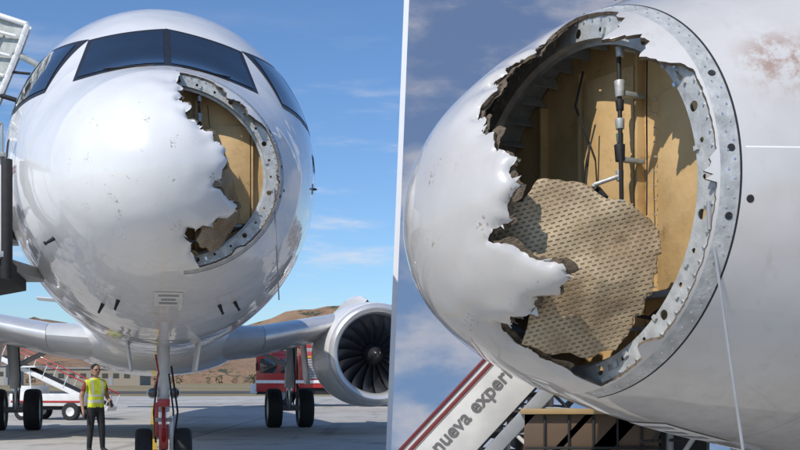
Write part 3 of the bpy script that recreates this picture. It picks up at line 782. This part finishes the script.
# ================================================================ worker
def worker():
    e=empty('ground_crew_worker',(-5.66,19.0,0.02),(0,0,R(42)));e.scale=(.95,.95,.945)
    J={'pel':((0,0,.96),.155,.11),'sp':((0,-.01,1.12),.15,.105),'ch':((0,0,1.32),.175,.115),'nb':((0,.01,1.46),.10,.08),'nk':((0,0,1.53),.055,.058),
    'sl':((-.17,.01,1.42),.075,.07),'sr':((.17,.01,1.42),.075,.07),'el':((-.27,.05,1.14),.048,.048),'er':((.27,.07,1.15),.048,.048),
    'wl':((-.28,-.04,.90),.030,.028),'wr':((.25,-.14,1.02),.030,.028),'hl':((-.28,-.075,.82),.034,.022),'hr':((.22,-.21,.99),.034,.022),
    'pl':((-.09,0,.88),.10,.10),'pr':((.09,0,.88),.10,.10),'kl':((-.11,-.01,.50),.066,.066),'kr':((.12,-.03,.50),.066,.066),'al':((-.12,.03,.10),.05,.05),'ar':((.15,.0,.10),.05,.05),
    'tl':((-.14,-.15,.045),.045,.04),'tr':((.19,-.17,.045),.045,.04)}
    E=['pel-sp','sp-ch','ch-nb','nb-nk','ch-sl','ch-sr','sl-el','sr-er','el-wl','er-wr','wl-hl','wr-hr','pel-pl','pel-pr','pl-kl','pr-kr','kl-al','kr-ar','al-tl','ar-tr']
    def skin(name,J,E,root,sub=2):
        ks=list(J);me=bpy.data.meshes.new(name);me.from_pydata([J[k][0] for k in ks],[tuple(ks.index(q) for q in x.split('-')) for x in E],[])
        o=bpy.data.objects.new(name,me);link(o);sm=o.modifiers.new('skin','SKIN');sm.use_smooth_shade=True
        for i,k in enumerate(ks):
            v=me.skin_vertices[0].data[i];v.radius=(J[k][1],J[k][2]);v.use_root=(k==root)
        s=o.modifiers.new('sub','SUBSURF');s.levels=sub;s.render_levels=sub
        dg=bpy.context.evaluated_depsgraph_get();nm=bpy.data.meshes.new_from_object(o.evaluated_get(dg));bpy.data.objects.remove(o)
        ob=bpy.data.objects.new(name,nm);link(ob,e);return ob
    ob=skin('body',J,E,'pel',3)
    SK=pm('skin',(.38,.22,.15),.55,0,.1,8);VEST=pm('hi_vis_yellow',(.62,.70,.04),.6,0,.25,12,.5);TR=pm('black_trousers',(.018,.018,.022),.8,0,.3,10,.3);BAND=pm('reflective_band',(.6,.6,.58),.4);SH=pm('dark_red_shirt',(.2,.03,.03),.8,0,.2)
    for x in(SK,VEST,TR,BAND,SH,BLACK):ob.data.materials.append(x)
    for p in ob.data.polygons:
        c=p.center;r=abs(c.x);p.use_smooth=True
        if c.z<.11:i=5
        elif c.z>.7 and r>.212:i=4 if c.z>1.24 else 0
        elif c.z<.93:i=2
        elif c.z>1.50:i=0
        else:
            i=1
            if 1.02<c.z<1.065 or 1.15<c.z<1.195:i=3
            if .08<r<.12 and c.z>1.195:i=3
        p.material_index=i
    for side,w,h in(('left',J['wl'][0],J['hl'][0]),('right',J['wr'][0],J['hr'][0])):
        h=Vector(h);w=Vector(w);d=(h-w).normalized();sx=d.cross(Vector((.3,0,1))).normalized();up=sx.cross(d)
        JJ={'w':(tuple(w),.026,.022),'p':(tuple(h),.036,.018)};EE=['w-p']
        for k,l in enumerate((.062,.072,.068,.052)):
            o_=sx*((k-1.5)*.019);a=h+o_+d*.03;b=a+d*l*.5-up*.008;c=b+d*l*.3-up*.03
            for nme,q in(('a',a),('b',b),('c',c)):JJ[f'{nme}{k}']=(tuple(q),.0085,.0085)
            EE+=[f'p-a{k}',f'a{k}-b{k}',f'b{k}-c{k}']
        t1=h+sx*-.035-d*.01+up*.005;t2=t1+d*.03-sx*.012-up*.015;JJ['t1']=(tuple(t1),.01,.01);JJ['t2']=(tuple(t2),.009,.009);EE+=['p-t1','t1-t2']
        o=skin('hand_'+side,JJ,EE,'w',1);o.data.materials.append(SK)
    m=MB();m.sph((0,-.01,1.655),(.078,.098,.118),0,24,18)
    m.sph((0,-.03,1.60),(.06,.07,.065),0);m.sph((0,-.112,1.645),(.014,.02,.022),0,10,8)
    for x in(-1,1):m.sph((x*.08,.0,1.65),(.012,.022,.032),0,10,8);m.sph((x*.032,-.10,1.668),(.022,.012,.014),2,10,8)
    m.box((0,-.106,1.605),(.045,.012,.008),3);m.box((0,-.107,1.668),(.11,.006,.008),2);m.tube((-.082,-.02,1.67),(-.055,-.1,1.67),.003,.003,2,6);m.tube((.082,-.02,1.67),(.055,-.1,1.67),.003,.003,2,6)
    m.sph((0,.012,1.69),(.086,.10,.098),1,24,14,Matrix.Rotation(R(-14),3,'X'))
    m.build('head',[SK,pm('dark_hair',(.02,.015,.012),.8,0,.4,60,.6),BLACK,pm('lips',(.3,.12,.1),.6)],e,split=0)
    m=MB();m.box((.205,-.255,1.0),(.05,.03,.13),0,Matrix.Rotation(R(-20),3,'X'));m.tube((.215,-.25,1.06),(.22,-.24,1.15),.006,.004,0,6);m.build('handheld_radio',[BLACK],e,bevel=.004)
worker()
# ================================================================ sky backdrop behind the near aircraft
def backdrop():
    e=empty('sky',(0,14,0))
    m=bpy.data.materials.new('backdrop_sky');m.use_nodes=True;g=N(m);g.n.remove(g.n['Principled BSDF'])
    tc=g.n.new('ShaderNodeTexCoord');V=tc.outputs['Object'];sp=g.n.new('ShaderNodeSeparateXYZ');g.l.new(V,sp.inputs[0]);X,Y,Z=sp.outputs
    base=g.mix(g.mr(Z,.2,6.8),(.17,.28,.48),(.13,.20,.37))
    mp=g.n.new('ShaderNodeMapping');mp.inputs['Scale'].default_value=(.35,1,.75);mp.inputs['Location'].default_value=(3.1,0,1.4);g.l.new(V,mp.inputs['Vector'])
    cl=g.noise(mp.outputs[0],1.3,6,.55);col=g.mix(g.m('MULTIPLY',g.mr(cl,.44,.66),.85),base,(.50,.50,.55))
    em=g.n.new('ShaderNodeEmission');g.l.new(col,em.inputs[0]);em.inputs[1].default_value=1;g.l.new(em.outputs[0],g.n['Material Output'].inputs[0])
    mb=MB();xl=lambda z:-.174+.040*z
    mb.add([(xl(0),0,0),(9.5,0,0),(9.5,0,8),(xl(8),0,8)],[(0,1,2,3)],0);mb.build('backdrop_sheet',[m],e,split=0)
    mb=MB();w=.07
    vs=[(xl(z)+dx,y,z) for z in(0,8) for dx in(-w/2,w/2) for y in(-.05,.03)]
    mb.add(vs,[(0,2,3,1),(4,5,7,6),(0,1,5,4),(2,6,7,3),(0,4,6,2),(1,3,7,5)],0)
    mb.build('divider_strip',[pm('divider_white',(.85,.85,.85),.6,0,.02)],e,split=30)  # white strip on the backdrop edge, put in as dividing line between the views
backdrop()
# ================================================================ world, sun, camera
sd=Vector((-.42,-.58,.70)).normalized();el=math.asin(sd.z);rt=math.atan2(sd.x,sd.y)
w=bpy.data.worlds.new('World');scene.world=w;w.use_nodes=True
g=N(w);bg=g.n['Background'];sk=g.n.new('ShaderNodeTexSky');sk.sky_type='NISHITA';sk.sun_disc=False;sk.sun_elevation=el;sk.sun_rotation=rt
sk.air_density=1.0;sk.dust_density=.5;sk.ozone_density=2.2
vm=g.n.new('ShaderNodeVectorMath');vm.operation='MULTIPLY';g.l.new(sk.outputs[0],vm.inputs[0]);vm.inputs[1].default_value=(.90,1.15,1.42)
tc=g.n.new('ShaderNodeTexCoord');mp=g.n.new('ShaderNodeMapping');mp.inputs['Scale'].default_value=(1,1,5.5);mp.inputs['Location'].default_value=(.3,.1,.2);g.l.new(tc.outputs['Generated'],mp.inputs['Vector'])
sp=g.n.new('ShaderNodeSeparateXYZ');g.l.new(tc.outputs['Generated'],sp.inputs[0])
cl=g.noise(mp.outputs[0],5.5,6,.6);band=g.m('MULTIPLY',g.mr(sp.outputs[2],.0,.06),g.mr(sp.outputs[2],.18,.36,1,0))
fac=g.m('MULTIPLY',g.m('MULTIPLY',g.mr(cl,.49,.74),band),.85)
col=g.mix(fac,vm.outputs[0],(7.5,7.7,8.4));g.l.new(col,bg.inputs[0]);bg.inputs[1].default_value=.10
sl=bpy.data.lights.new('sun','SUN');sl.energy=3.7;sl.angle=R(.5);sl.color=(1,.94,.85);so=bpy.data.objects.new('sun',sl);link(so);so.rotation_euler=sd.to_track_quat('Z','Y').to_euler();so.location=(-20,-30,40)
cam=bpy.data.cameras.new('camera');cam.sensor_width=36;cam.lens=46.0;cam.shift_y=.194;cam.clip_start=.05;cam.clip_end=12000
co=bpy.data.objects.new('camera',cam);link(co);co.location=(0,0,1.4);co.rotation_euler=(R(90),0,0);scene.camera=co
scene.view_settings.view_transform='Standard';scene.view_settings.look='None';scene.view_settings.exposure=0
